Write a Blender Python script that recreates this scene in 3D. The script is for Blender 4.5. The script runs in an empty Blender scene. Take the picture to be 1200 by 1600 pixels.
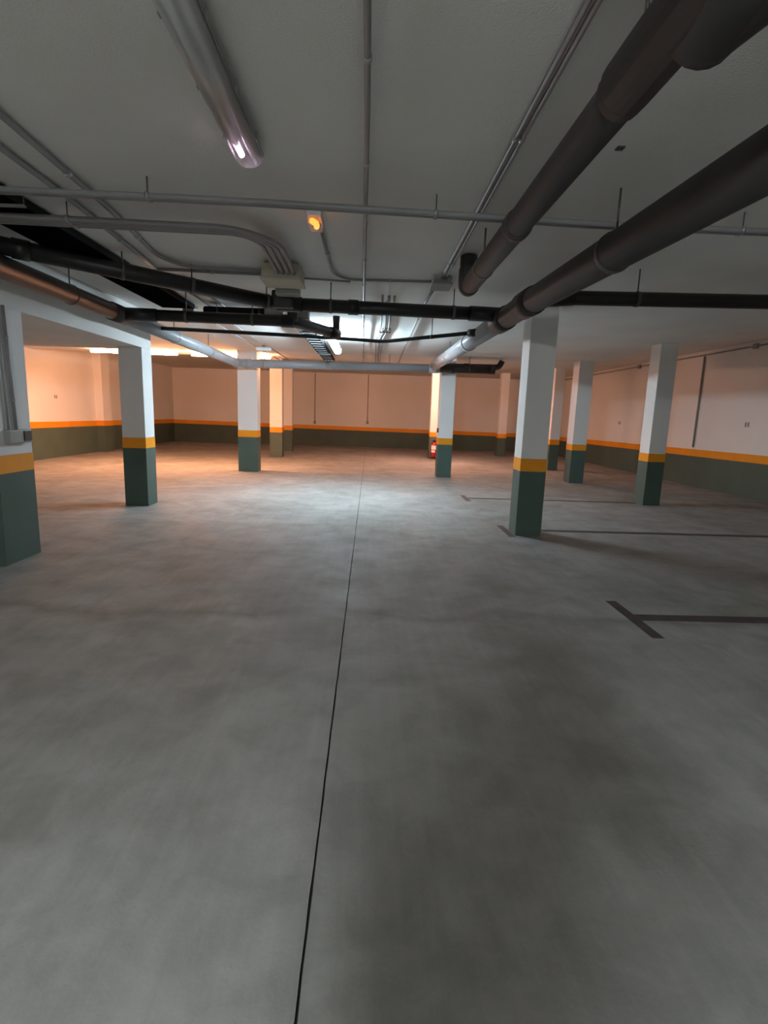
import bpy, bmesh, math, random
from mathutils import Vector, Matrix

random.seed(7)
S = bpy.context.scene
C = S.collection
R = math.radians

# ------------------------------------------------------------------ camera
cam_d = bpy.data.cameras.new('camera')
cam_d.sensor_fit = 'HORIZONTAL'
cam_d.sensor_width = 36.0
cam_d.lens = 36.0 * 844 / 1200
cam_d.clip_start = 0.02
cam = bpy.data.objects.new('camera', cam_d)
C.objects.link(cam)
cam.matrix_world = (Matrix.Translation((0, 0, 1.35)) @ Matrix.Rotation(R(-1.8), 4, 'Z')
                    @ Matrix.Rotation(R(90 - 10.2), 4, 'X') @ Matrix.Rotation(R(1.9), 4, 'Z'))
S.camera = cam

# ------------------------------------------------------------------ world, exposure
w = bpy.data.worlds.new('world')
S.world = w
w.use_nodes = True
w.node_tree.nodes['Background'].inputs[0].default_value = (0.01, 0.01, 0.01, 1)
w.node_tree.nodes['Background'].inputs[1].default_value = 0.0
S.view_settings.view_transform = 'Standard'
S.view_settings.look = 'None'
S.view_settings.exposure = 0.35
S.view_settings.gamma = 1.0
S.view_settings.use_curve_mapping = False

# lamp colours and strengths (each lamp emits from its own diffuser)
COOL = (0.72, 0.95, 1.10)
WARM = (1.0, 0.42, 0.20)
ROSE_FILL = (1.0, 0.50, 0.34)  # colour of the added fill lamp behind the cross pipe
NEAR = (0.93, 1.0, 1.02)
E_COOL, E_WARM, E_ROSE_FILL, E_NEAR = 180.0, 168.0, 165.0, 350.0

# ------------------------------------------------------------------ materials
MATS = {}


def mat(name, col, rough=0.6, spec=0.3, metal=0.0, emit=None, estr=0.0, noise=None, bump=None, alpha=None):
    """noise=(scale, amount, detail) tints the colour; bump=(scale, strength, distance)"""
    if name in MATS:
        return MATS[name]
    m = bpy.data.materials.new(name)
    m.use_nodes = True
    nt = m.node_tree
    b = nt.nodes['Principled BSDF']
    b.inputs['Base Color'].default_value = (*col, 1)
    b.inputs['Roughness'].default_value = rough
    b.inputs['Specular IOR Level'].default_value = spec
    b.inputs['Metallic'].default_value = metal
    if emit:
        b.inputs['Emission Color'].default_value = (*emit, 1)
        b.inputs['Emission Strength'].default_value = estr
    if alpha is not None:
        b.inputs['Alpha'].default_value = alpha
    tc = nt.nodes.new('ShaderNodeNewGeometry')
    if noise:
        n = nt.nodes.new('ShaderNodeTexNoise')
        n.inputs['Scale'].default_value = noise[0]
        n.inputs['Detail'].default_value = noise[2] if len(noise) > 2 else 4
        nt.links.new(tc.outputs['Position'], n.inputs['Vector'])
        r = nt.nodes.new('ShaderNodeValToRGB')
        a = noise[1]
        r.color_ramp.elements[0].position = 0.3
        r.color_ramp.elements[1].position = 0.7
        r.color_ramp.elements[0].color = (*[c * (1 - a) for c in col], 1)
        r.color_ramp.elements[1].color = (*[min(1, c * (1 + a)) for c in col], 1)
        nt.links.new(n.outputs['Fac'], r.inputs['Fac'])
        nt.links.new(r.outputs['Color'], b.inputs['Base Color'])
    if bump:
        n2 = nt.nodes.new('ShaderNodeTexNoise')
        n2.inputs['Scale'].default_value = bump[0]
        n2.inputs['Detail'].default_value = 3
        nt.links.new(tc.outputs['Position'], n2.inputs['Vector'])
        bp = nt.nodes.new('ShaderNodeBump')
        bp.inputs['Strength'].default_value = bump[1]
        bp.inputs['Distance'].default_value = bump[2]
        nt.links.new(n2.outputs['Fac'], bp.inputs['Height'])
        nt.links.new(bp.outputs['Normal'], b.inputs['Normal'])
    MATS[name] = m
    return m


def floor_material():
    m = bpy.data.materials.new('power_floated_concrete')
    m.use_nodes = True
    nt = m.node_tree
    N, L = nt.nodes.new, nt.links.new
    b = nt.nodes['Principled BSDF']
    geo = N('ShaderNodeNewGeometry')

    def noise(scale, detail, rough=0.55, dist=0.0, vec=None):
        n = N('ShaderNodeTexNoise')
        n.inputs['Scale'].default_value = scale
        n.inputs['Detail'].default_value = detail
        n.inputs['Roughness'].default_value = rough
        n.inputs['Distortion'].default_value = dist
        L(vec or geo.outputs['Position'], n.inputs['Vector'])
        return n

    def ramp(src, p0, p1, c0, c1):
        r = N('ShaderNodeValToRGB')
        r.color_ramp.elements[0].position = p0
        r.color_ramp.elements[1].position = p1
        r.color_ramp.elements[0].color = (*c0, 1)
        r.color_ramp.elements[1].color = (*c1, 1)
        L(src, r.inputs['Fac'])
        return r

    def mul(a, bb, fac):
        x = N('ShaderNodeMix')
        x.data_type = 'RGBA'
        x.blend_type = 'MULTIPLY'
        x.inputs[0].default_value = fac
        L(a, x.inputs[6])
        L(bb, x.inputs[7])
        return x.outputs[2]

    base = ramp(noise(0.9, 6, 0.6, 0.6).outputs['Fac'], 0.28, 0.70, (0.225, 0.225, 0.212), (0.355, 0.355, 0.345))
    mid = ramp(noise(3.4, 5, 0.6, 0.4).outputs['Fac'], 0.34, 0.6, (0.70, 0.70, 0.69), (1, 1, 1))
    # trowel streaks, drawn out along the lane
    mp = N('ShaderNodeMapping')
    mp.inputs['Scale'].default_value = (16, 0.8, 1)
    L(geo.outputs['Position'], mp.inputs['Vector'])
    streak = ramp(noise(1.3, 4, 0.6, 0.2, mp.outputs['Vector']).outputs['Fac'], 0.3, 0.7, (0.87, 0.87, 0.86), (1, 1, 1))
    # a meandering damp mark crossing the lane
    sep = N('ShaderNodeSeparateXYZ')
    L(geo.outputs['Position'], sep.inputs[0])
    wob = noise(0.8, 3, 0.5)
    mm = N('ShaderNodeMath'); mm.operation = 'MULTIPLY_ADD'
    L(wob.outputs['Fac'], mm.inputs[0]); mm.inputs[1].default_value = 0.9
    L(sep.outputs['Y'], mm.inputs[2])
    d = N('ShaderNodeMath'); d.operation = 'SUBTRACT'
    L(mm.outputs[0], d.inputs[0]); d.inputs[1].default_value = 3.98
    ab = N('ShaderNodeMath'); ab.operation = 'ABSOLUTE'
    L(d.outputs[0], ab.inputs[0])
    damp = ramp(ab.outputs[0], 0.0, 0.11, (0.70, 0.70, 0.69), (1, 1, 1))
    fine = ramp(noise(90, 3).outputs['Fac'], 0.3, 0.7, (0.93, 0.93, 0.93), (1, 1, 1))
    c = mul(base.outputs['Color'], mid.outputs['Color'], 0.75)
    c = mul(c, streak.outputs['Color'], 0.8)
    c = mul(c, damp.outputs['Color'], 0.8)
    c = mul(c, fine.outputs['Color'], 0.9)
    L(c, b.inputs['Base Color'])
    rr = ramp(noise(2.2, 4).outputs['Fac'], 0.3, 0.7, (0.62,) * 3, (0.80,) * 3)
    L(rr.outputs['Color'], b.inputs['Roughness'])
    b.inputs['Specular IOR Level'].default_value = 0.22
    bp = N('ShaderNodeBump')
    bp.inputs['Strength'].default_value = 0.12
    bp.inputs['Distance'].default_value = 0.01
    L(noise(40, 4).outputs['Fac'], bp.inputs['Height'])
    L(bp.outputs['Normal'], b.inputs['Normal'])
    MATS['floor'] = m
    return m


M_FLOOR = floor_material()
M_JOINT = mat('joint_filler', (0.02, 0.02, 0.02), 0.9)
M_CEIL = mat('ceiling_render', (0.78, 0.77, 0.735), 0.95, 0.1, noise=(1.2, 0.05, 5), bump=(120, 0.35, 0.006))
M_WALL = mat('white_wall_paint', (0.78, 0.77, 0.75), 0.75, 0.2, noise=(0.9, 0.03, 4), bump=(60, 0.12, 0.004))
M_GREEN = mat('dark_green_paint', (0.070, 0.106, 0.088), 0.6, 0.3, noise=(2.0, 0.08, 4), bump=(60, 0.12, 0.004))
M_ORANGE = mat('orange_paint', (0.80, 0.30, 0.012), 0.55, 0.3, noise=(2.5, 0.05, 3))
M_DARKPIPE = mat('dark_and_shaded_pvc', (0.046, 0.042, 0.042), 0.46, 0.3, noise=(3.0, 0.12, 3))  # own tone of the dark pipes, painted shade on the low slab pipe
M_BLACKPIPE = mat('black_pvc', (0.020, 0.019, 0.019), 0.4, 0.35, noise=(3.0, 0.12, 3))  # near-black base colour of the smaller pipes
M_GREYPIPE = mat('grey_and_lit_pvc', (0.36, 0.37, 0.385), 0.32, 0.5, noise=(3.0, 0.08, 3))  # own tone of the grey pipes, painted light on the thickest pipe
M_COND = mat('conduit_grey', (0.27, 0.27, 0.27), 0.45, 0.4, noise=(5.0, 0.06, 2))
M_STEEL = mat('galvanised_steel', (0.42, 0.42, 0.42), 0.4, 0.5, 0.7)
M_ROD = mat('threaded_rod_steel', (0.12, 0.11, 0.10), 0.5, 0.5, 0.6)
M_BOX = mat('beige_box_plastic', (0.46, 0.42, 0.33), 0.5, 0.4, noise=(6, 0.05, 2))
M_BOXG = mat('grey_box_plastic', (0.30, 0.31, 0.27), 0.5, 0.4, noise=(6, 0.05, 2))
M_TRAY = mat('dark_tray_steel', (0.012, 0.011, 0.011), 0.8, 0.1)
M_CABLE = mat('black_cable', (0.004, 0.004, 0.004), 0.9, 0.0)
M_HOUSING = mat('luminaire_housing', (0.33, 0.33, 0.32), 0.5, 0.3)
M_LINE = mat('brown_marking_paint', (0.055, 0.043, 0.045), 0.65, 0.3, noise=(9, 0.25, 5))
M_RED = mat('red_enamel', (0.30, 0.012, 0.02), 0.25, 0.6)
M_BLACK = mat('black_plastic', (0.012, 0.012, 0.012), 0.45, 0.4)
M_PAPER = mat('white_label', (0.75, 0.73, 0.72), 0.5, 0.3)
M_STENCIL = mat('faded_stencil_paint', (0.25, 0.22, 0.20), 0.8, 0.1)
M_WHITEP = mat('white_plastic', (0.75, 0.75, 0.73), 0.4, 0.4)
M_DIFF_COOL = mat('lit_diffuser_cool', (0.9, 0.9, 0.9), 0.4, 0.3, emit=COOL, estr=E_COOL)
M_DIFF_WARM = mat('lit_diffuser_warm', (0.9, 0.9, 0.9), 0.4, 0.3, emit=WARM, estr=E_WARM)
M_DIFF_ROSE_FILL = mat('added_fill_diffuser_rose', (0.9, 0.9, 0.9), 0.4, 0.3, emit=ROSE_FILL, estr=E_ROSE_FILL)
M_DIFF_NEAR = mat('lit_diffuser_near', (0.9, 0.9, 0.9), 0.4, 0.3, emit=NEAR, estr=E_NEAR)
M_DIFF_OFF = mat('clear_diffuser', (0.62, 0.62, 0.60), 0.25, 0.5, alpha=0.6)
M_TUBE = mat('fluorescent_tube_glass', (0.75, 0.75, 0.75), 0.3, 0.5)
M_GLOW = mat('tube_end_glow', (0.9, 0.8, 0.9), 0.3, 0.3, emit=(1.0, 0.72, 1.0), estr=11.0)
M_AMBER = mat('amber_lamp_glow', (0.9, 0.5, 0.2), 0.4, 0.3, emit=(1.0, 0.26, 0.03), estr=2.6)
M_CLEAR = mat('clear_cover', (0.8, 0.78, 0.72), 0.2, 0.5, alpha=0.35)

# ------------------------------------------------------------------ mesh helpers
ORI = {}


def box(bm, x0, x1, y0, y1, z0, z1, bev=0.0):
    vs = [bm.verts.new((x, y, z)) for x in (x0, x1) for y in (y0, y1) for z in (z0, z1)]
    fs = []
    for q in ((0, 1, 3, 2), (4, 6, 7, 5), (0, 4, 5, 1), (2, 3, 7, 6), (0, 2, 6, 4), (1, 5, 7, 3)):
        fs.append(bm.faces.new([vs[i] for i in q]))
    if bev:
        es = list({e for f in fs for e in f.edges})
        bmesh.ops.bevel(bm, geom=es, offset=bev, segments=2, affect='EDGES', profile=0.6)
    return bm


def fillet(pts, rad, n=6):
    pts = [Vector(p) for p in pts]
    if rad <= 0 or len(pts) < 3:
        return pts
    out = [pts[0]]
    for i in range(1, len(pts) - 1):
        a, b, c = pts[i - 1], pts[i], pts[i + 1]
        d1, d2 = (a - b), (c - b)
        r = min(rad, d1.length * 0.48, d2.length * 0.48)
        p, q = b + d1.normalized() * r, b + d2.normalized() * r
        for k in range(n + 1):
            t = k / n
            out.append(p * (1 - t) ** 2 + b * 2 * t * (1 - t) + q * t * t)
    out.append(pts[-1])
    return out


def tube(bm, pts, r, seg=14, rad=0.0, radii=None):
    P = fillet(pts, rad) if rad else [Vector(p) for p in pts]
    n = len(P)
    tang = []
    for i in range(n):
        t = (P[min(i + 1, n - 1)] - P[max(i - 1, 0)])
        tang.append(t.normalized())
    up = Vector((0, 0, 1)) if abs(tang[0].z) < 0.9 else Vector((1, 0, 0))
    u = tang[0].cross(up).normalized()
    rings = []
    for i in range(n):
        t = tang[i]
        u = (u - t * u.dot(t)).normalized()
        v = t.cross(u)
        rr = radii[i] if radii else r
        rings.append([bm.verts.new(P[i] + (u * math.cos(2 * math.pi * k / seg) + v * math.sin(2 * math.pi * k / seg)) * rr)
                      for k in range(seg)])
    for i in range(n - 1):
        for k in range(seg):
            f = bm.faces.new((rings[i][k], rings[i][(k + 1) % seg], rings[i + 1][(k + 1) % seg], rings[i + 1][k]))
            f.smooth = True
    bm.faces.new(list(reversed(rings[0])))
    bm.faces.new(rings[-1])
    return bm


def profile(bm, pts, a, b, axis):
    """extrude a closed (side, z) outline from a to b along axis 'x' or 'y'"""
    def P(s, z, t):
        return (s, t, z) if axis == 'y' else (t, s, z)
    A = [bm.verts.new(P(s, z, a)) for s, z in pts]
    B = [bm.verts.new(P(s, z, b)) for s, z in pts]
    n = len(pts)
    for i in range(n):
        f = bm.faces.new((A[i], A[(i + 1) % n], B[(i + 1) % n], B[i]))
        f.smooth = n > 8
    bm.faces.new(A)
    bm.faces.new(list(reversed(B)))
    return bm


def lathe(bm, prof, cx, cy, seg=18):
    rings = []
    for r, z in prof:
        rings.append([bm.verts.new((cx + r * math.cos(2 * math.pi * k / seg), cy + r * math.sin(2 * math.pi * k / seg), z))
                      for k in range(seg)])
    for i in range(len(rings) - 1):
        for k in range(seg):
            f = bm.faces.new((rings[i][k], rings[i][(k + 1) % seg], rings[i + 1][(k + 1) % seg], rings[i + 1][k]))
            f.smooth = True
    bm.faces.new(list(reversed(rings[0])))
    bm.faces.new(rings[-1])
    return bm


def thing(name, label, cat, loc, group=None):
    o = bpy.data.objects.new(name, None)
    o.empty_display_size = 0.1
    o.location = loc
    o['label'] = label
    o['category'] = cat
    if group:
        o['group'] = group
    C.objects.link(o)
    ORI[o.name] = Vector(loc)
    return o


def obj(name, bm, m, parent=None, label=None, cat=None, group=None, kind=None):
    bmesh.ops.recalc_face_normals(bm, faces=bm.faces)
    me = bpy.data.meshes.new(name)
    if parent is None:
        xs = [v.co for v in bm.verts]
        o0 = Vector(((min(v.x for v in xs) + max(v.x for v in xs)) / 2,
                     (min(v.y for v in xs) + max(v.y for v in xs)) / 2, min(v.z for v in xs)))
    else:
        o0 = ORI[parent.name]
    bmesh.ops.translate(bm, verts=bm.verts, vec=-o0)
    bm.to_mesh(me)
    bm.free()
    me.materials.append(m)
    o = bpy.data.objects.new(name, me)
    C.objects.link(o)
    if parent is None:
        o.location = o0
    else:
        o.parent = parent
    ORI[o.name] = o0
    if label:
        o['label'] = label
    if cat:
        o['category'] = cat
    if group:
        o['group'] = group
    if kind:
        o['kind'] = kind
    return o


def B(*a, **k):
    return box(bmesh.new(), *a, **k)


def T(*a, **k):
    return tube(bmesh.new(), *a, **k)


# ------------------------------------------------------------------ the shell
XL, XR, YF, YB = -8.0, 7.3, -5.0, 22.6
ZC, ZH, ZLOW = 2.61, 2.95, 2.12        # main slab soffit, high ceiling, low slab soffit
SLAB_X, SLAB_Y = 4.95, 13.5            # edges of the main slab

fl = obj('floor', B(XL - .2, XR + .2, YF - .2, YB + .2, -0.25, -0.012), M_JOINT, kind='structure')
xs = [XL, -0.13, XR]
ys = [YF, 0.4, 6.47, 12.6, YB]
g = 0.0038
for i in range(2):
    for j in range(4):
        bm = bmesh.new()
        x0, x1 = xs[i] + (g if i else 0), xs[i + 1] - (0 if i else g)
        y0, y1 = ys[j] + 0.002, ys[j + 1] - 0.002
        # the sawn edge along the lane is slightly ragged
        n = 60
        row = []
        for k in range(n + 1):
            yy = y0 + (y1 - y0) * k / n
            jx = random.uniform(-.0013, .0013)
            a, b = (x0, x1 + jx) if i == 0 else (x0 + jx, x1)
            row.append([bm.verts.new((a, yy, 0)), bm.verts.new((b, yy, 0)), bm.verts.new((b, yy, -.012)), bm.verts.new((a, yy, -.012))])
        for k in range(n):
            for q in range(4):
                bm.faces.new((row[k][q], row[k][(q + 1) % 4], row[k + 1][(q + 1) % 4], row[k + 1][q]))
        bm.faces.new(row[0]); bm.faces.new(list(reversed(row[-1])))
        obj('floor_slab', bm, M_FLOOR, fl)


def wedge(x0, x1, y0, y1, za0, za1, zb0, zb1, along):
    """box whose bottom and top heights run from (za0, za1) to (zb0, zb1) along x or y"""
    bm = bmesh.new()
    v = []
    for x in (x0, x1):
        for y in (y0, y1):
            far = (x == x1) if along == 'x' else (y == y1)
            lo, hi = (zb0, zb1) if far else (za0, za1)
            v += [bm.verts.new((x, y, lo)), bm.verts.new((x, y, hi))]
    for q in ((0, 1, 3, 2), (4, 6, 7, 5), (0, 4, 5, 1), (2, 3, 7, 6), (0, 2, 6, 4), (1, 5, 7, 3)):
        bm.faces.new([v[i] for i in q])
    return bm


def wall(name, x0, x1, y0, y1, face, along, za, zb):
    """za / zb: (stripe bottom, stripe top) at the two ends of the wall"""
    wo = obj(name, B(x0, x1, y0, y1, 0, ZH), M_WALL, kind='structure')
    t = 0.006
    fx0, fx1, fy0, fy1 = x0, x1, y0, y1
    if face == '+x': fx0, fx1 = x1, x1 + t
    if face == '-x': fx0, fx1 = x0 - t, x0
    if face == '+y': fy0, fy1 = y1, y1 + t
    if face == '-y': fy0, fy1 = y0 - t, y0
    obj('orange_stripe', wedge(fx0, fx1, fy0, fy1, za[0], za[1], zb[0], zb[1], along), M_ORANGE, wo)
    obj('green_dado', wedge(fx0, fx1, fy0, fy1, 0.0, za[0], 0.0, zb[0], along), M_GREEN, wo)
    return wo


wl = wall('wall_left', XL - .2, XL, YF, YB, '+x', 'y', (.79, .94), (.745, .895))
wb = wall('wall_back', XL - .2, XR + .2, YB, YB + .2, '-y', 'x', (.74, .89), (.60, .75))
wr = wall('wall_right', XR, XR + .2, YF, YB, '-x', 'y', (.80, .96), (.575, .725))
wf = wall('wall_front', XL - .2, XR + .2, YF - .2, YF, '+y', 'x', (.79, .94), (.80, .96))
# pilaster of the left wall
bm = B(XL, XL + .22, 16.25, 16.75, 0, ZH)
pl = obj('trim_1', bm, M_WALL, kind='structure')
obj('orange_stripe', B(XL, XL + .226, 16.244, 16.756, .762, .912), M_ORANGE, pl)
obj('green_dado', B(XL, XL + .226, 16.244, 16.756, 0, .762), M_GREEN, pl)
# ceilings: the main slab over the lane, the low slab at its left, the high one all round
obj('ceiling', B(XL, SLAB_X, YF, SLAB_Y, ZC, ZC + .28), M_CEIL, kind='structure')
obj('ceiling_left', B(XL, -3.03, YF, 7.78, ZLOW, ZC), M_CEIL, kind='structure')
obj('ceiling_back', B(XL - .2, XR + .2, YF - .2, YB + .2, ZH, ZH + .2), M_CEIL, kind='structure')

# ------------------------------------------------------------------ columns
COLS = [
    # x0, x1, y0, y1, top, stripe bottom, stripe top, label
    (-3.38, -3.00, 4.45, 4.92, ZLOW, .768, .916, 'white column with a vertical conduit and grey switch box on its side'),
    (-3.34, -3.03, 7.46, 7.78, ZLOW, .795, .935, 'white column carrying the end of the low slab'),
    (-2.90, -2.48, 12.13, 12.50, ZC, .767, .914, 'wide white column behind the end of the light grey pipe'),
    (1.54, 1.86, 12.13, 12.45, ZC, .734, .876, 'white column with a small red plate on its side, behind the grey pipe'),
    (1.75, 2.05, 6.18, 6.48, ZC, .760, .905, 'white column standing on a parking line beside the thickest dark pipe'),
    (4.60, 4.88, 8.80, 9.12, ZC, .729, .862, 'white column standing at the edge of the slab on the faint parking line'),
    (4.43, 4.74, 11.75, 12.10, ZC, .719, .846, 'white column at the edge of the slab, one bay beyond the faint parking line'),
    (-2.96, -2.60, 16.30, 16.65, ZH, .731, .881, 'warm lit column just behind the wide white column'),
    (-2.95, -2.66, 18.85, 19.15, ZH, .724, .876, 'warm lit slim column closest to the back wall drop conduits'),
    (1.93, 2.24, 17.40, 17.70, ZH, .707, .848, 'warm lit column with the red fire extinguisher'),
    (4.67, 4.97, 19.70, 20.00, ZH, .655, .805, 'dim warm column near the back wall, beyond the capped grey pipe end'),
    (4.90, 5.16, 14.65, 14.95, ZH, .698, .835, 'dim warm column just outside the corner of the slab'),
]
for x0, x1, y0, y1, top, zb, zt, lab in COLS:
    t = thing('column', lab, 'column', ((x0 + x1) / 2, (y0 + y1) / 2, 0), 'square painted columns')
    obj('shaft', B(x0, x1, y0, y1, zt, top, bev=.006), M_WALL, t)
    obj('orange_stripe', B(x0 - .002, x1 + .002, y0 - .002, y1 + .002, zb, zt), M_ORANGE, t)
    obj('green_base', B(x0 - .001, x1 + .001, y0 - .001, y1 + .001, 0, zb), M_GREEN, t)

# ------------------------------------------------------------------ parking lines on the floor
def parking_line(lab, xb, y0, y1, yl, wl_, xe, xs_=None):
    t = thing('parking_line', lab, 'floor marking', (xb, yl, 0), 'brown parking bay lines')
    obj('cross_bar', B(xb - .04, xb + .04, y0, y1, 0.0, 0.002), M_LINE, t)
    obj('stripe', B(xs_ or xb + .04, xe, yl - wl_ / 2, yl + wl_ / 2, 0.0, 0.002), M_LINE, t)


parking_line('dark brown T-shaped bay line lying clear of the columns', 1.885, 3.21, 3.91, 3.575, .115, 7.28)
parking_line('dark bay line with its bar beside a column foot', 1.70, 6.10, 6.75, 6.50, .11, 7.28, 2.06)
parking_line('faint T-shaped bay line reaching the column at the slab edge', 1.66, 8.72, 9.36, 9.06, .10, 4.59)

# ------------------------------------------------------------------ luminaires
def luminaire(lab, cx, cy, zbot, ztop, length, axis, m_diff, m_tube=None, glow_end=False, wd=.062, hang=None, group='weatherproof tube luminaires'):
    t = thing('tube_luminaire', lab, 'light', (cx, cy, zbot), group)
    c = cy if axis == 'y' else cx
    s = cx if axis == 'y' else cy
    a, b = c - length / 2, c + length / 2
    zm = zbot + .055
    if m_tube:
        # closed model: tapered tray with a shallow clear cover
        obj('housing', profile(bmesh.new(), [(s - wd, zm), (s - wd, zm + .015), (s - wd * .62, ztop), (s + wd * .62, ztop), (s + wd, zm + .015), (s + wd, zm)], a, b, axis), M_HOUSING, t)
        arc0, arc1, n = 0.0, math.pi, 12
    else:
        # open batten: narrow spine above a wrap-round diffuser
        obj('housing', profile(bmesh.new(), [(s - wd * .45, zm + .012), (s - wd * .35, ztop), (s + wd * .35, ztop), (s + wd * .45, zm + .012)], a, b, axis), M_HOUSING, t)
        arc0, arc1, n = R(-52), R(232), 16
    pts = []
    for k in range(n + 1):
        an = arc0 + (arc1 - arc0) * k / n
        sn = math.sin(an)
        pts.append((s - wd * .94 * math.cos(an), zm - (zm - zbot) * (sn ** .7 if sn > 0 else -.45 * (-sn))))
    obj('diffuser', profile(bmesh.new(), pts, a + .012, b - .012, axis), m_diff, t)

    def P(q, off, z):
        return (s + off, q, z) if axis == 'y' else (q, s + off, z)
    if m_tube:
        for off in (-.026, .026):
            tb = obj('fluorescent_tube', T([P(a + .05, off, zm - .015), P(b - .05, off, zm - .015)], .013, 10), m_tube, t)
            if glow_end and off < 0:
                obj('glowing_end', T([P(b - .16, off, zm - .015), P(b - .055, off, zm - .015)], .0145, 10), M_GLOW, tb, label='pinkish white glowing tube end')
    for k in range(4):
        q = a + length * (k + .5) / 4
        for sg in (-1, 1):
            p0 = P(q - .012, sg * (wd + .003), 0)
            p1 = P(q + .012, sg * (wd + .007), 0)
            obj('clip', B(min(p0[0], p1[0]), max(p0[0], p1[0]), min(p0[1], p1[1]), max(p0[1], p1[1]), zm - .012, zm + .022), M_STEEL, t)
    for q in (a + length * .2, b - length * .2):
        p = P(q, 0, 0)
        if hang:
            obj('hanger_rod', T([(p[0], p[1], ztop), (p[0], p[1], hang)], .004, 6), M_ROD, t)
        else:
            obj('bracket', B(p[0] - .03, p[0] + .03, p[1] - .03, p[1] + .03, ztop - .004, ZC), M_STEEL, t)
    return t


luminaire('unlit tube luminaire with only one end glowing, on the ceiling', -.615, 2.13, 2.50, 2.60, 1.52, 'y', M_DIFF_OFF, M_TUBE, True, wd=.068)
luminaire('lit cool white tube luminaire among pipes above the lane', -.58, 8.85, 2.345, 2.425, 1.5, 'y', M_DIFF_COOL, hang=ZC)
luminaire('lit greenish white tube luminaire behind the photographer', -.68, -2.2, 2.32, 2.40, 1.3, 'y', M_DIFF_NEAR, hang=ZC)
luminaire('lit orange tube luminaire past the end of the low slab', -5.33, 12.72, 2.515, 2.595, 1.92, 'x', M_DIFF_WARM)
luminaire('lit orange tube luminaire ending behind the wide column', -3.18, 12.76, 2.515, 2.595, 1.78, 'x', M_DIFF_WARM)
luminaire('added rose white fill luminaire beyond the slab, unseen behind the cross pipe', 1.95, 15.6, 2.68, 2.76, 1.5, 'x', M_DIFF_ROSE_FILL, hang=ZH)  # added out of sight to brighten the back floor and long wall

# ------------------------------------------------------------------ pipes
def ring(p, q, at, r, ln):
    p, q = Vector(p), Vector(q)
    d = (q - p).normalized()
    c = p + (q - p) * at
    return T([c - d * ln / 2, c + d * ln / 2], r, 18)


def drain(lab, pts, r, m, rad=.0, couplings=(), hangers=(), extra=(), zt=ZC, name='drain_pipe', cat='pipe', group='suspended drain pipes'):
    """couplings: (segment, fraction, length); hangers: (segment, fraction)"""
    t = thing(name, lab, cat, pts[0], group)
    obj('pipe', T(pts, r, 20, rad), m, t)
    for s, f, ln in couplings:
        obj('coupling', ring(pts[s], pts[s + 1], f, r * 1.13, ln), m, t)
    for s, f in hangers:
        c = Vector(pts[s]).lerp(Vector(pts[s + 1]), f)
        cl = obj('clamp', ring(pts[s], pts[s + 1], f, r * 1.07, .03), M_STEEL if m is M_GREYPIPE else M_ROD, t)
        obj('threaded_rod', T([(c.x, c.y, c.z + r), (c.x, c.y, zt - .001)], .006, 6), M_ROD, cl)
    for nm, bm in extra:
        obj(nm, bm, m, t)
    return t


# short dark pipe over the lane, with a branch fitting at its wide end
drain('dark pipe with a branch fitting, turning up into the ceiling', [(.745, -4.98, 2.297), (.745, 4.50, 2.36), (.745, 4.52, ZC - .016)], .068, M_DARKPIPE, .10,
      couplings=((0, .716, .08), (0, .846, .07)), hangers=((0, .707), (0, .937)),
      extra=(('wide_sleeve', T([(.742, -1.0, 2.323), (.742, 1.80, 2.343)], .082, 20)),
             ('branch', T([(.735, 1.0, 2.335), (.80, 1.45, 2.33), (.80, 1.52, 2.33)], .10, 20, .1, radii=None)),
             ('branch_arm', T([(.80, 1.52, 2.33), (.90, 1.0, 2.33), (1.15, .2, 2.33)], .095, 20, .2)),
             ('end_elbow', T([(.745, 4.40, 2.36), (.745, 4.515, 2.362), (.745, 4.52, 2.50)], .075, 20, .08))))

# the thickest pipe, running the length of the lane
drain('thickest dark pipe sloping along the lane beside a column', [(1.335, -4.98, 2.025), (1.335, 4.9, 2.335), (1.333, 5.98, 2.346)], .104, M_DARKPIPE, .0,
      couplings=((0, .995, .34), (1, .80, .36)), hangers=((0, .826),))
drain('far half of the thickest pipe in a painted lit tone, up to the cross pipe', [(1.333, 5.98, 2.346), (1.32, 11.66, 2.40)], .102, M_GREYPIPE, .0,
      couplings=((0, .30, .10),), hangers=((0, .62),))  # same pipe, lamp light on its far half painted by the lighter material
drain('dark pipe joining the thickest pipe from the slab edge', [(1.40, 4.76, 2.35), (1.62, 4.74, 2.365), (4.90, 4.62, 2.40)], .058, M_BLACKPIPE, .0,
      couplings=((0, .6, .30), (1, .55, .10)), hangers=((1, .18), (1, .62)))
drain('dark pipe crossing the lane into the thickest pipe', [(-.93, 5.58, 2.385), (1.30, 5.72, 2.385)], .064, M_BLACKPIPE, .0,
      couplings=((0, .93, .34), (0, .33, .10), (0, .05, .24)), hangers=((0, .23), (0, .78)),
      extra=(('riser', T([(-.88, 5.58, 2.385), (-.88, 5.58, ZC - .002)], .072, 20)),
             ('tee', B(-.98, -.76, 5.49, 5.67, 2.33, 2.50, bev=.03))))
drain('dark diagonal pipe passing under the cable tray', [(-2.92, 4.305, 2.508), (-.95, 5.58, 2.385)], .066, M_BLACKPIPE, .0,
      couplings=((0, .12, .12),), hangers=((0, .42), (0, .66), (0, .96)))
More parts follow.
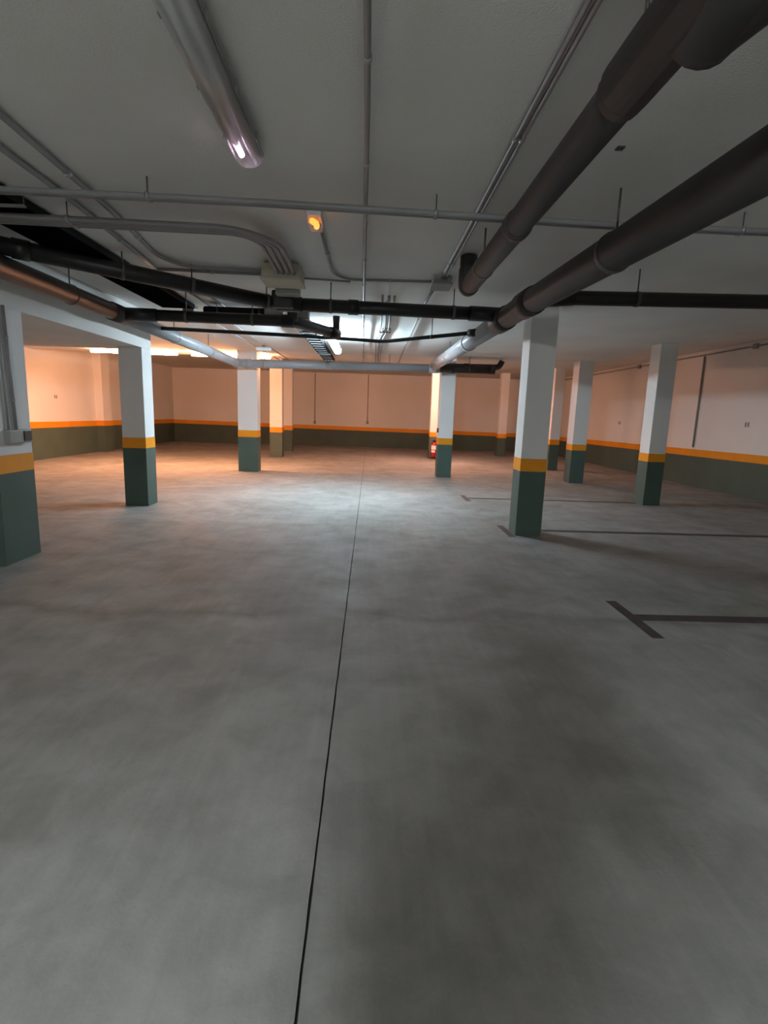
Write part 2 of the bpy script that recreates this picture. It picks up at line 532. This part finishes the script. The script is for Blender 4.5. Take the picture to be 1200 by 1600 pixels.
# the pipe that follows the low slab, then crosses in front of the two far columns
drain('near stretch of the grey low slab pipe in a painted shaded tone', [(-2.80, -4.98, 2.350), (-2.80, 6.52, 2.350)], .086, M_DARKPIPE, .0,
      couplings=((0, .983, .36),), hangers=((0, .779), (0, .898)))  # same pipe as the next, its unlit stretch darkened in the colour
drain('grey pipe along the low slab, turning across the lane', [(-2.80, 6.50, 2.350), (-2.80, 11.66, 2.310), (-2.66, 11.80, 2.315), (1.45, 11.74, 2.35)], .086, M_GREYPIPE, .10,
      couplings=((0, .99, .14), (2, .02, .16), (2, .44, .05), (2, .97, .22)), hangers=((0, .30), (0, .62), (2, .10), (2, .42), (2, .74)))
drain('dark capped pipe length carrying on from the grey cross pipe', [(1.45, 11.74, 2.35), (2.58, 11.72, 2.36)], .084, M_DARKPIPE, .0,
      couplings=((0, .22, .10),), hangers=((0, .55),),
      extra=(('end_cap', T([(2.50, 11.72, 2.36), (2.61, 11.72, 2.36)], .092, 20)),))
drain('dark pipe on top of the grey cross pipe, turning up at its end', [(1.34, 11.95, 2.41), (2.74, 11.90, 2.43), (2.80, 11.90, 2.56)], .062, M_DARKPIPE, .08,
      couplings=((0, .5, .12),))
drain('dark branch pipe beneath the green box, with a short riser', [(-2.76, 6.33, 2.352), (-.90, 6.40, 2.352), (-.46, 7.22, 2.345)], .062, M_BLACKPIPE, .08,
      couplings=((0, .10, .36), (0, .97, .14), (1, .92, .18)), hangers=((0, .37), (0, .76)),
      extra=(('riser', T([(-.46, 7.20, 2.345), (-.46, 7.20, 2.56)], .045, 18)),
             ('elbow_riser', T([(-.90, 6.40, 2.352), (-.90, 6.36, 2.50)], .058, 18))))
drain('thin dark pipe sagging across the lane', [(-2.72, 7.34, 2.352), (-1.37, 7.50, 2.352), (-.19, 7.72, 2.352), (.16, 7.82, 2.35), (1.26, 6.72, 2.358)], .024, M_BLACKPIPE, .12,
      hangers=((1, .62), (3, .55)), extra=(('end_socket', ring((.16, 7.82, 2.35), (1.26, 6.72, 2.358), .955, .045, .10)),))

# ------------------------------------------------------------------ conduits
def conduit(lab, pts, r=.0125, rad=.08, clips=None, step=.9, group='surface conduits', m=None, rod=False):
    t = thing('conduit', lab, 'conduit', pts[0], group)
    obj('run', T(pts, r, 10, rad), m or M_COND, t)
    for i in range(len(pts) - 1):
        a, b = Vector(pts[i]), Vector(pts[i + 1])
        L_ = (b - a).length
        n = int(L_ / step)
        for k in range(n):
            f = (k + .5) / n
            c = a.lerp(b, f)
            cl = obj('saddle_clip', ring(a, b, f, r * 1.35, .02), M_STEEL, t)
            if c.z + r < ZC - .02 and rod:
                obj('stand_off', T([(c.x, c.y, c.z + r), (c.x, c.y, ZC - .001)], .004, 6), M_ROD, cl)
    return t


zc = ZC - .024
for k in range(2):
    y = 3.30 + k * .034
    conduit(('forward' if k == 0 else 'rear') + ' conduit of the pair crossing under the whole ceiling', [(-3.0, y, 2.508), (-.7, y + .02, 2.508), (1.4, y + .14, 2.508), (4.6, y + .105, 2.508)], .0165, .3, step=1.1, rod=(k == 0), group='crossing conduit pair')
cz = 2.508
for k in range(4):
    o_ = k * .040
    conduit(('first', 'second', 'third', 'fourth')[k] + ' conduit from the crossing pair in the bundle curving into the beige box',
            [(-3.0, 3.72 + o_, cz), (-.90, 3.78 + o_, cz), (-.66 - o_ * 1.15, 4.08, cz), (-.68 - o_ * 1.15, 4.90, cz)],
            .0165, .30, step=1.4, rod=(k == 0), group='bundle of four conduits')
conduit('straight conduit along the middle of the ceiling', [(-.002, -4.95, zc - .034), (-.045, 2.47, zc - .034), (-.12, 7.5, zc - .034), (-.19, 13.2, zc - .034)], .0125, .0, step=.72, rod=True)
for k in range(2):
    conduit(('straight conduit from the grey box along the ceiling, ' + ('next to the dark pipe' if k else 'away from the dark pipe')),
            [(.617 + k * .030, -4.95, zc), (.617 + k * .030, 5.2, zc)], .0115, 0, step=1.0, group='conduit pair into the grey box')
conduit('thin straight conduit leaving the grey box towards the back', [(.60, 5.42, zc), (.575, 6.6, zc), (.65, 13.6, zc)], .013, 0, step=1.2)
conduit('conduit from near the tray bending across to the beige box', [(-1.60, -4.95, zc), (-1.60, 1.6, zc), (-1.70, 3.8, zc), (-1.80, 4.85, zc), (-1.66, 5.16, zc), (-.98, 5.20, zc)], .0165, .22, step=1.0)
conduit('conduit between the tray and the bending conduit', [(-1.84, -4.95, zc), (-1.84, 1.8, zc), (-1.87, 3.6, zc), (-1.97, 5.25, zc)], .0165, 0, step=1.0)
conduit('short conduit running beside the bending one into the beige box', [(-1.97, 5.28, zc), (-.98, 5.30, zc)], .0165, 0, step=.5)
conduit('conduit from the amber lamp bending to the grey box', [(-.37, 3.95, zc), (-.37, 5.18, zc), (-.25, 5.38, zc), (.55, 5.32, zc)], .0125, .14, step=.8)
conduit('thin conduit between the beige box and the amber lamp conduit', [(-.66, 5.40, zc), (-.22, 5.45, zc)], .009, 0, step=.3)
for k in range(3):
    x = .10 + k * .055
    conduit(('thin conduit of the brass fittings trio nearest the middle conduit', 'middle thin conduit of the trio with brass fittings', 'thin conduit of the brass fittings trio farthest from the middle conduit')[k], [(x, 6.0 + k * .3, zc), (x + .03, 8.3, zc), (x - .04, 9.3, zc), (x, 13.6, zc)], .0105, .5, step=2.2, group='three thin conduits')
for k in range(2):
    conduit('thin conduit dipping behind the dark branch pipe, ' + ('on its tray side' if k == 0 else 'on its box side'), [(-2.0 + k * .17, 5.55, zc), (-1.98 + k * .17, 7.1, zc), (-1.90 + k * .17, 7.3, zc - .05), (-1.98 + k * .17, 7.6, zc)], .0125, .15, step=1.6, group='conduit pair behind the branch pipe')
    conduit('thin conduit leading past the white emergency light, ' + ('on its low slab side' if k == 0 else 'on its cool lamp side'), [(-2.30 + k * .25, 8.2, zc), (-2.25 + k * .25, 13.7, zc)], .011, 0, step=1.6, group='conduit pair at the emergency light')
# conduit in the corner of the right wall
t = conduit('conduit with two small boxes high on the long wall', [(XR - .024, 5.0, 2.86), (XR - .024, 22.3, 2.86)], .014, 0, step=2.5, group='wall conduits')
for y in (10.45, 14.95):
    obj('junction_box', B(XR - .055, XR - .001, y - .06, y + .06, 2.81, 2.91, bev=.01), M_BOXG, t)
conduit('conduit running down the long wall to the orange stripe', [(XR - .028, 12.03, .86), (XR - .028, 12.03, 2.83)], .020, 0, step=.9, group='wall conduits')
# two drops on the back wall
for x, z0, lab in ((-2.26, .99, 'thin drop conduit with a switch on the back wall, by the slim column'), (-.10, 1.05, 'thin drop conduit with a switch alone mid back wall')):
    t = conduit(lab, [(x, YB - .016, z0), (x, YB - .016, 2.93)], .014, 0, step=1.0, group='wall conduits')
    obj('switch_box', B(x - .05, x + .05, YB - .05, YB, z0 - .10, z0 + .02, bev=.01), M_BOXG, t)
# conduit and switch box on the near column
t = conduit('vertical conduit pair on the column below the low slab', [(-2.986, 4.70, 1.12), (-2.986, 4.66, ZLOW)], .0125, 0, step=.45, group='wall conduits')
obj('second_run', T([(-2.986, 4.60, 1.12), (-2.986, 4.57, ZLOW)], .0105, 10), M_COND, t)
t = thing('switch_box', 'grey switch box on the column under a conduit', 'switch', (-2.97, 4.73, 1.02))
obj('case', B(-3.0, -2.945, 4.55, 4.84, 1.015, 1.125, bev=.008), M_BOXG, t)
obj('lid', B(-2.945, -2.938, 4.73, 4.83, 1.03, 1.115, bev=.002), M_BLACK, t)

# ------------------------------------------------------------------ boxes under the ceiling
t = thing('junction_box', 'large beige junction box where four conduits end', 'junction box', (-.80, 5.05, 2.45), 'ceiling boxes')
obj('case', B(-.96, -.63, 4.90, 5.24, 2.475, 2.585, bev=.01), M_BOX, t)
obj('lid', B(-.97, -.62, 4.89, 5.25, 2.455, 2.475, bev=.005), M_BOX, t)
obj('lower_box', B(-.91, -.69, 5.30, 5.44, 2.42, 2.56, bev=.01), M_BOXG, t)
for x in (-.93, -.66):
    obj('stand_off', T([(x, 5.06, 2.58), (x, 5.06, ZC)], .006, 6), M_ROD, t)
obj('mounting_plate', B(-.93, -.66, 4.98, 5.44, 2.56, ZC), M_BOXG, t)
t = thing('junction_box', 'small grey junction box beside the end of the dark pipe', 'junction box', (.62, 5.3, 2.54), 'ceiling boxes')
obj('case', B(.54, .71, 5.17, 5.43, 2.545, ZC, bev=.008), M_BOXG, t)
obj('lid', B(.53, .72, 5.16, 5.44, 2.53, 2.545, bev=.003), M_BOXG, t)
for x, y, sx, lab in ((-1.16, 6.75, .11, 'green grey box hanging between the dark branch pipe and cross pipe'), (-.83, 6.85, .065, 'small green grey box beside the elbow riser'), (-2.28, 7.15, .07, 'green grey box at the end of the near cable tray')):
    t = thing('junction_box', lab, 'junction box', (x, y, 2.45), 'ceiling boxes')
    obj('case', B(x - sx, x + sx, y - .08, y + .08, 2.455, ZC, bev=.008), M_BOXG, t)
    obj('lid', B(x - sx - .006, x + sx + .006, y - .086, y + .086, 2.44, 2.455, bev=.003), M_BOXG, t)

# amber emergency lamp
t = thing('emergency_lamp', 'small ceiling lamp glowing amber above the bending conduit', 'light', (-.385, 3.80, 2.53))
obj('base', B(-.435, -.345, 3.70, 3.95, 2.575, ZC, bev=.006), M_WHITEP, t)
cv = obj('cover', B(-.432, -.348, 3.71, 3.90, 2.532, 2.575, bev=.012), M_CLEAR, t)
obj('bulb', T([(-.405, 3.735, 2.553), (-.38, 3.79, 2.553), (-.385, 3.84, 2.553)], .019, 10, .02), M_AMBER, t)
# white emergency light by the wide column
t = thing('emergency_light', 'small unlit white emergency light near the wide column', 'light', (-2.10, 11.0, 2.50))
obj('body', B(-2.25, -1.97, 10.95, 11.07, 2.50, 2.56, bev=.01), M_WHITEP, t)
obj('bracket', B(-2.14, -2.08, 10.98, 11.04, 2.56, ZC), M_STEEL, t)

# brass fittings and loose anchors on the ceiling
def anchor(x, y, ln, lab, n=1):
    t = thing('ceiling_anchor', lab, 'anchor', (x, y, ZC), 'loose ceiling anchors')
    obj('plate', B(x - .018, x + .018, y - .018, y + .018, ZC - .006, ZC), M_ROD, t)
    obj('stud', T([(x, y, ZC - .006), (x, y, ZC - ln)], .006, 6), M_ROD, t)


anchor(.92, 5.0, .07, 'bare metal stud in the ceiling between the two long dark pipes')
anchor(.78, 5.05, .05, 'short metal stud in the ceiling just past the dark pipe elbow')
anchor(1.13, 2.75, .012, 'flat dark anchor between the two long dark pipes')
t = thing('pipe_fitting', 'cluster of small brass fittings on the thin conduits', 'fitting', (.20, 8.4, 2.54))
for k in range(4):
    obj('nut', T([(.11 + k * .05, 8.35, 2.55), (.11 + k * .05, 8.35, ZC)], .014, 8), M_BOX, t)
obj('bar', B(.10, .27, 8.33, 8.37, 2.545, 2.556), M_ROD, t)
t = thing('pipe_fitting', 'pair of small fittings just in front of the crossing pipe', 'fitting', (.20, 6.1, 2.54))
for k in range(2):
    obj('nut', T([(.17 + k * .06, 6.12, 2.54), (.17 + k * .06, 6.12, ZC)], .016, 8), M_BOX, t)

# ------------------------------------------------------------------ cable trays
def tray(lab, a, b, side, wd, z, cables, bright=False, plate=False):
    """ladder tray from a to b along side 'x' or 'y'; (u, v) centre line"""
    loc = (a[0], a[1], z)
    t = thing('cable_tray', lab, 'cable tray', loc, 'cable trays')
    dx, dy = (0, 1) if side == 'y' else (1, 0)
    ln = (b[1] - a[1]) if side == 'y' else (b[0] - a[0])
    lo, hi = 0, ln

    def P(l, o, zz):
        return (a[0] + dx * l + dy * o, a[1] + dy * l + dx * o, zz)

    def bar(l0, l1, o0, o1, z0, z1):
        p, q = P(l0, o0, z0), P(l1, o1, z1)
        return B(min(p[0], q[0]), max(p[0], q[0]), min(p[1], q[1]), max(p[1], q[1]), z0, z1)
    for s in (-1, 1):
        obj('side_rail', bar(lo, hi, s * wd - .006, s * wd + .006, z, z + .05), M_TRAY, t)
    if plate:
        obj('base_plate', bar(lo, hi, -wd, wd, z + .001, z + .004), M_CABLE, t)
    n = int(ln / .30)
    for k in range(n):
        l = ln * (k + .5) / n
        obj('rung', bar(l - .012, l + .012, -wd, wd, z + .004, z + .014), M_STEEL if bright else M_TRAY, t)
    for k in range(cables):
        o = -wd * .9 + 1.8 * wd * (k + .5) / cables
        rr = wd * .9 / cables * .98
        pts = [P(lo + ln * q / 8, o + random.uniform(-.003, .003), z + .014 + rr) for q in range(9)]
        obj('cable', T(pts, rr, 8), M_CABLE, t)
    for l in (ln * .18, ln * .72):
        h = obj('bracket', bar(l - .015, l + .015, -wd - .02, wd + .02, z - .012, z), M_STEEL, t)
        for s in (-1, 1):
            p = P(l, s * (wd + .014), 0)
            obj('rod', T([(p[0], p[1], z - .012), (p[0], p[1], ZC)], .004, 6), M_ROD, h)


tray('dark cable tray full of black cables beside the low slab', (-2.37, -4.9), (-2.37, 7.0), 'y', .19, 2.548, 5, plate=True)
tray('dark cable tray crossing to the green grey box', (-2.02, 6.95), (-1.10, 6.95), 'x', .13, 2.49, 4)
tray('cable tray with bright rungs beside the cool lamp', (-.94, 7.35), (-.94, 12.6), 'y', .11, 2.50, 4, True)

# ------------------------------------------------------------------ fire extinguisher
ex, ey = 2.07, 17.29
t = thing('fire_extinguisher', 'red fire extinguisher with a white label hung low on a column', 'extinguisher', (ex, ey, .07))
obj('cylinder', lathe(bmesh.new(), [(.085, .07), (.098, .085), (.10, .11), (.10, .46), (.09, .50), (.05, .53), (.028, .545), (.028, .565)], ex, ey, 20), M_RED, t)
v_ = obj('valve', B(ex - .03, ex + .03, ey - .03, ey + .03, .56, .60, bev=.006), M_BLACK, t)
obj('lever', B(ex - .015, ex + .015, ey - .11, ey + .02, .60, .615, bev=.003), M_BLACK, v_)
obj('hose', T([(ex + .03, ey, .575), (ex + .13, ey - .02, .52), (ex + .128, ey - .02, .22)], .012, 10, .06), M_BLACK, t)


def patch(a0, a1, z0, z1, r):
    bm = bmesh.new()
    n = 8
    A = []
    for k in range(n + 1):
        an = a0 + (a1 - a0) * k / n
        A.append([bm.verts.new((ex + rr * math.cos(an), ey + rr * math.sin(an), z)) for rr in (r, r + .002) for z in (z0, z1)])
    for k in range(n):
        p, q = A[k], A[k + 1]
        for i, j in ((0, 1), (1, 3), (3, 2), (2, 0)):
            bm.faces.new((p[i], p[j], q[j], q[i]))
    bm.faces.new((A[0][0], A[0][1], A[0][3], A[0][2]))
    bm.faces.new((A[-1][0], A[-1][1], A[-1][3], A[-1][2]))
    return bm


obj('label', patch(R(-155), R(-45), .31, .44, .1002), M_PAPER, t, label='white instruction label')
obj('lower_label', patch(R(-150), R(-75), .22, .29, .1002), M_PAPER, t, label='small white label')
obj('wall_bracket', B(ex - .03, ex + .03, ey + .095, 17.40, .30, .40), M_ROD, t)
t = thing('sign_plate', 'small dark red and white plate on the side of a column', 'sign', (1.53, 12.2, .95))
obj('red_plate', B(1.515, 1.54, 12.13, 12.30, 1.00, 1.10), M_RED, t)
obj('white_plate', B(1.525, 1.54, 12.13, 12.30, .90, 1.00), M_PAPER, t)

# ------------------------------------------------------------------ stencilled bay numbers on the walls (too faded to read)
def stencil(lab, x, y, z, s):
    t = thing('bay_stencil', lab, 'wall marking', (x, y, z), 'faded bay stencils')
    for k in range(2):
        yy = y + (k - .5) * .075
        obj('stroke', B(min(x, x + s * .002), max(x, x + s * .002), yy - .022, yy + .022, z - .045, z + .045, bev=0), M_STENCIL, t)


stencil('two faded stencil strokes on the bright orange lit wall', XL, 14.25, 1.53, 1)
stencil('faded stencil strokes on the long wall between the two pilasters and back wall', XR, 15.83, 1.34, -1)
stencil('faded stencil strokes on the grey part of the long wall', XR, 10.41, 1.39, -1)

# ------------------------------------------------------------------ the photographer, standing behind the camera
def photographer(px, py):
    M_SKIN = mat('skin', (0.50, 0.30, 0.22), 0.5, 0.3)
    M_COAT = mat('dark_jacket', (0.03, 0.033, 0.04), 0.85, 0.1, noise=(30, .2, 3))
    M_TROU = mat('dark_trousers', (0.02, 0.022, 0.03), 0.85, 0.1, noise=(40, .2, 3))
    M_SHOE = mat('black_shoes', (0.012, 0.012, 0.012), 0.5, 0.3)
    V, Ed, Rd = [], [], []

    def v(x, y, z, rx, ry=None, prev=None):
        V.append((px + x, py + y, z)); Rd.append((rx, ry or rx))
        if prev is not None:
            Ed.append((prev, len(V) - 1))
        return len(V) - 1
    pel = v(0, 0, .95, .185, .14)
    wai = v(0, .01, 1.10, .185, .14, pel)
    che = v(0, .02, 1.30, .20, .14, wai)
    nec = v(0, .02, 1.46, .065, .06, che)
    hd0 = v(0, .03, 1.55, .068, .075, nec)
    hd1 = v(0, .045, 1.63, .078, .095, hd0)
    v(0, .03, 1.71, .060, .075, hd1)
    for s in (-1, 1):
        hip = v(s * .10, 0, .86, .095, .095, pel)
        kn = v(s * .11, .02, .48, .062, .066, hip)
        an = v(s * .12, -.02, .10, .042, .046, kn)
        he = v(s * .125, .0, .045, .042, .04, an)
        v(s * .14, .16, .035, .042, .03, he)
        sh = v(s * .205, .02, 1.38, .075, .075, che)
        el = v(s * .285, .06, 1.13, .06, .06, sh)
        wr_ = v(s * .115 - px * .75, .27, 1.29, .030, .027, el)
        pa = v(s * .088 - px * .95, .335, 1.325, .034, .018, wr_)
        for k in range(4):        # fingers curling round the back of the phone
            z = 1.372 - k * .022
            f1 = v(s * .082 - px, .360, z, .0095, .0095, pa)
            f2 = v(s * .062 - px, .363 - .001 * k, z + .002, .0085, .0085, f1)
            v(s * (.036 + .004 * k) - px, .362, z + .003, .0075, .0075, f2)
        t1 = v(s * .078 - px, .325, 1.352, .0105, .0105, pa)
        v(s * .045 - px, .322, 1.372, .0090, .0090, t1)
    me = bpy.data.meshes.new('person_cage')
    me.from_pydata(V, Ed, [])
    o = bpy.data.objects.new('person_cage', me)
    C.objects.link(o)
    sk = o.modifiers.new('skin', 'SKIN')
    for i, r in enumerate(Rd):
        me.skin_vertices[0].data[i].radius = r
        me.skin_vertices[0].data[i].use_root = (i == 0)
    sb = o.modifiers.new('sub', 'SUBSURF')
    sb.levels = sb.render_levels = 2
    dg = bpy.context.evaluated_depsgraph_get()
    m2 = bpy.data.meshes.new_from_object(o.evaluated_get(dg))
    bpy.data.objects.remove(o)
    for m_ in (M_COAT, M_TROU, M_SKIN, M_SHOE):
        m2.materials.append(m_)
    for p in m2.polygons:
        c = p.center
        p.use_smooth = True
        y = c.y - py
        p.material_index = 2 if (c.z > 1.465 or y > .285) else 3 if c.z < .085 else 1 if c.z < .93 else 0
    m2.name = 'body'
    t = thing('person', 'person in dark clothes holding up a phone, casting the floor shadow', 'person', (px, py, 0))
    for vv in m2.vertices:
        vv.co -= Vector((px, py, 0))
    b = bpy.data.objects.new('body', m2)
    C.objects.link(b); b.parent = t
    ORI[b.name] = Vector((px, py, 0))
    # hair, ears, nose, eyes
    bm = bmesh.new()
    bmesh.ops.create_uvsphere(bm, u_segments=18, v_segments=10, radius=1)
    for q in bm.verts:
        q.co = Vector((px + q.co.x * .090, py + .005 + q.co.y * .098, 1.665 + q.co.z * .088 - max(0, q.co.y) * -.03))
    obj('hair', bm, mat('dark_hair', (0.02, 0.014, 0.01), .6), b)
    for s in (-1, 1):
        bm = bmesh.new()
        bmesh.ops.create_uvsphere(bm, u_segments=10, v_segments=6, radius=1)
        for q in bm.verts:
            q.co = Vector((px + s * .083 + q.co.x * .010, py + .03 + q.co.y * .020, 1.61 + q.co.z * .032))
        obj('ear', bm, M_SKIN, b)
        bm = bmesh.new()
        bmesh.ops.create_uvsphere(bm, u_segments=10, v_segments=6, radius=.011)
        bmesh.ops.translate(bm, verts=bm.verts, vec=(px + s * .031, py + .118, 1.615))
        obj('eye', bm, M_PAPER, b)
    obj('nose', T([(px, py + .12, 1.61), (px, py + .142, 1.575), (px, py + .125, 1.568)], .011, 8, .01), M_SKIN, b)
    obj('mouth', T([(px - .022, py + .112, 1.540), (px, py + .122, 1.540), (px + .022, py + .112, 1.540)], .005, 8), M_RED, b)
    p = thing('phone', 'dark phone held up in both hands of the photographer', 'phone', (0, py + .345, 1.30))
    obj('case', B(-.037, .037, py + .340, py + .348, 1.30, 1.455, bev=.003), M_BLACK, p)
    obj('screen', B(-.034, .034, py + .3385, py + .340, 1.305, 1.45), M_CABLE, p)


photographer(-.12, -.38)
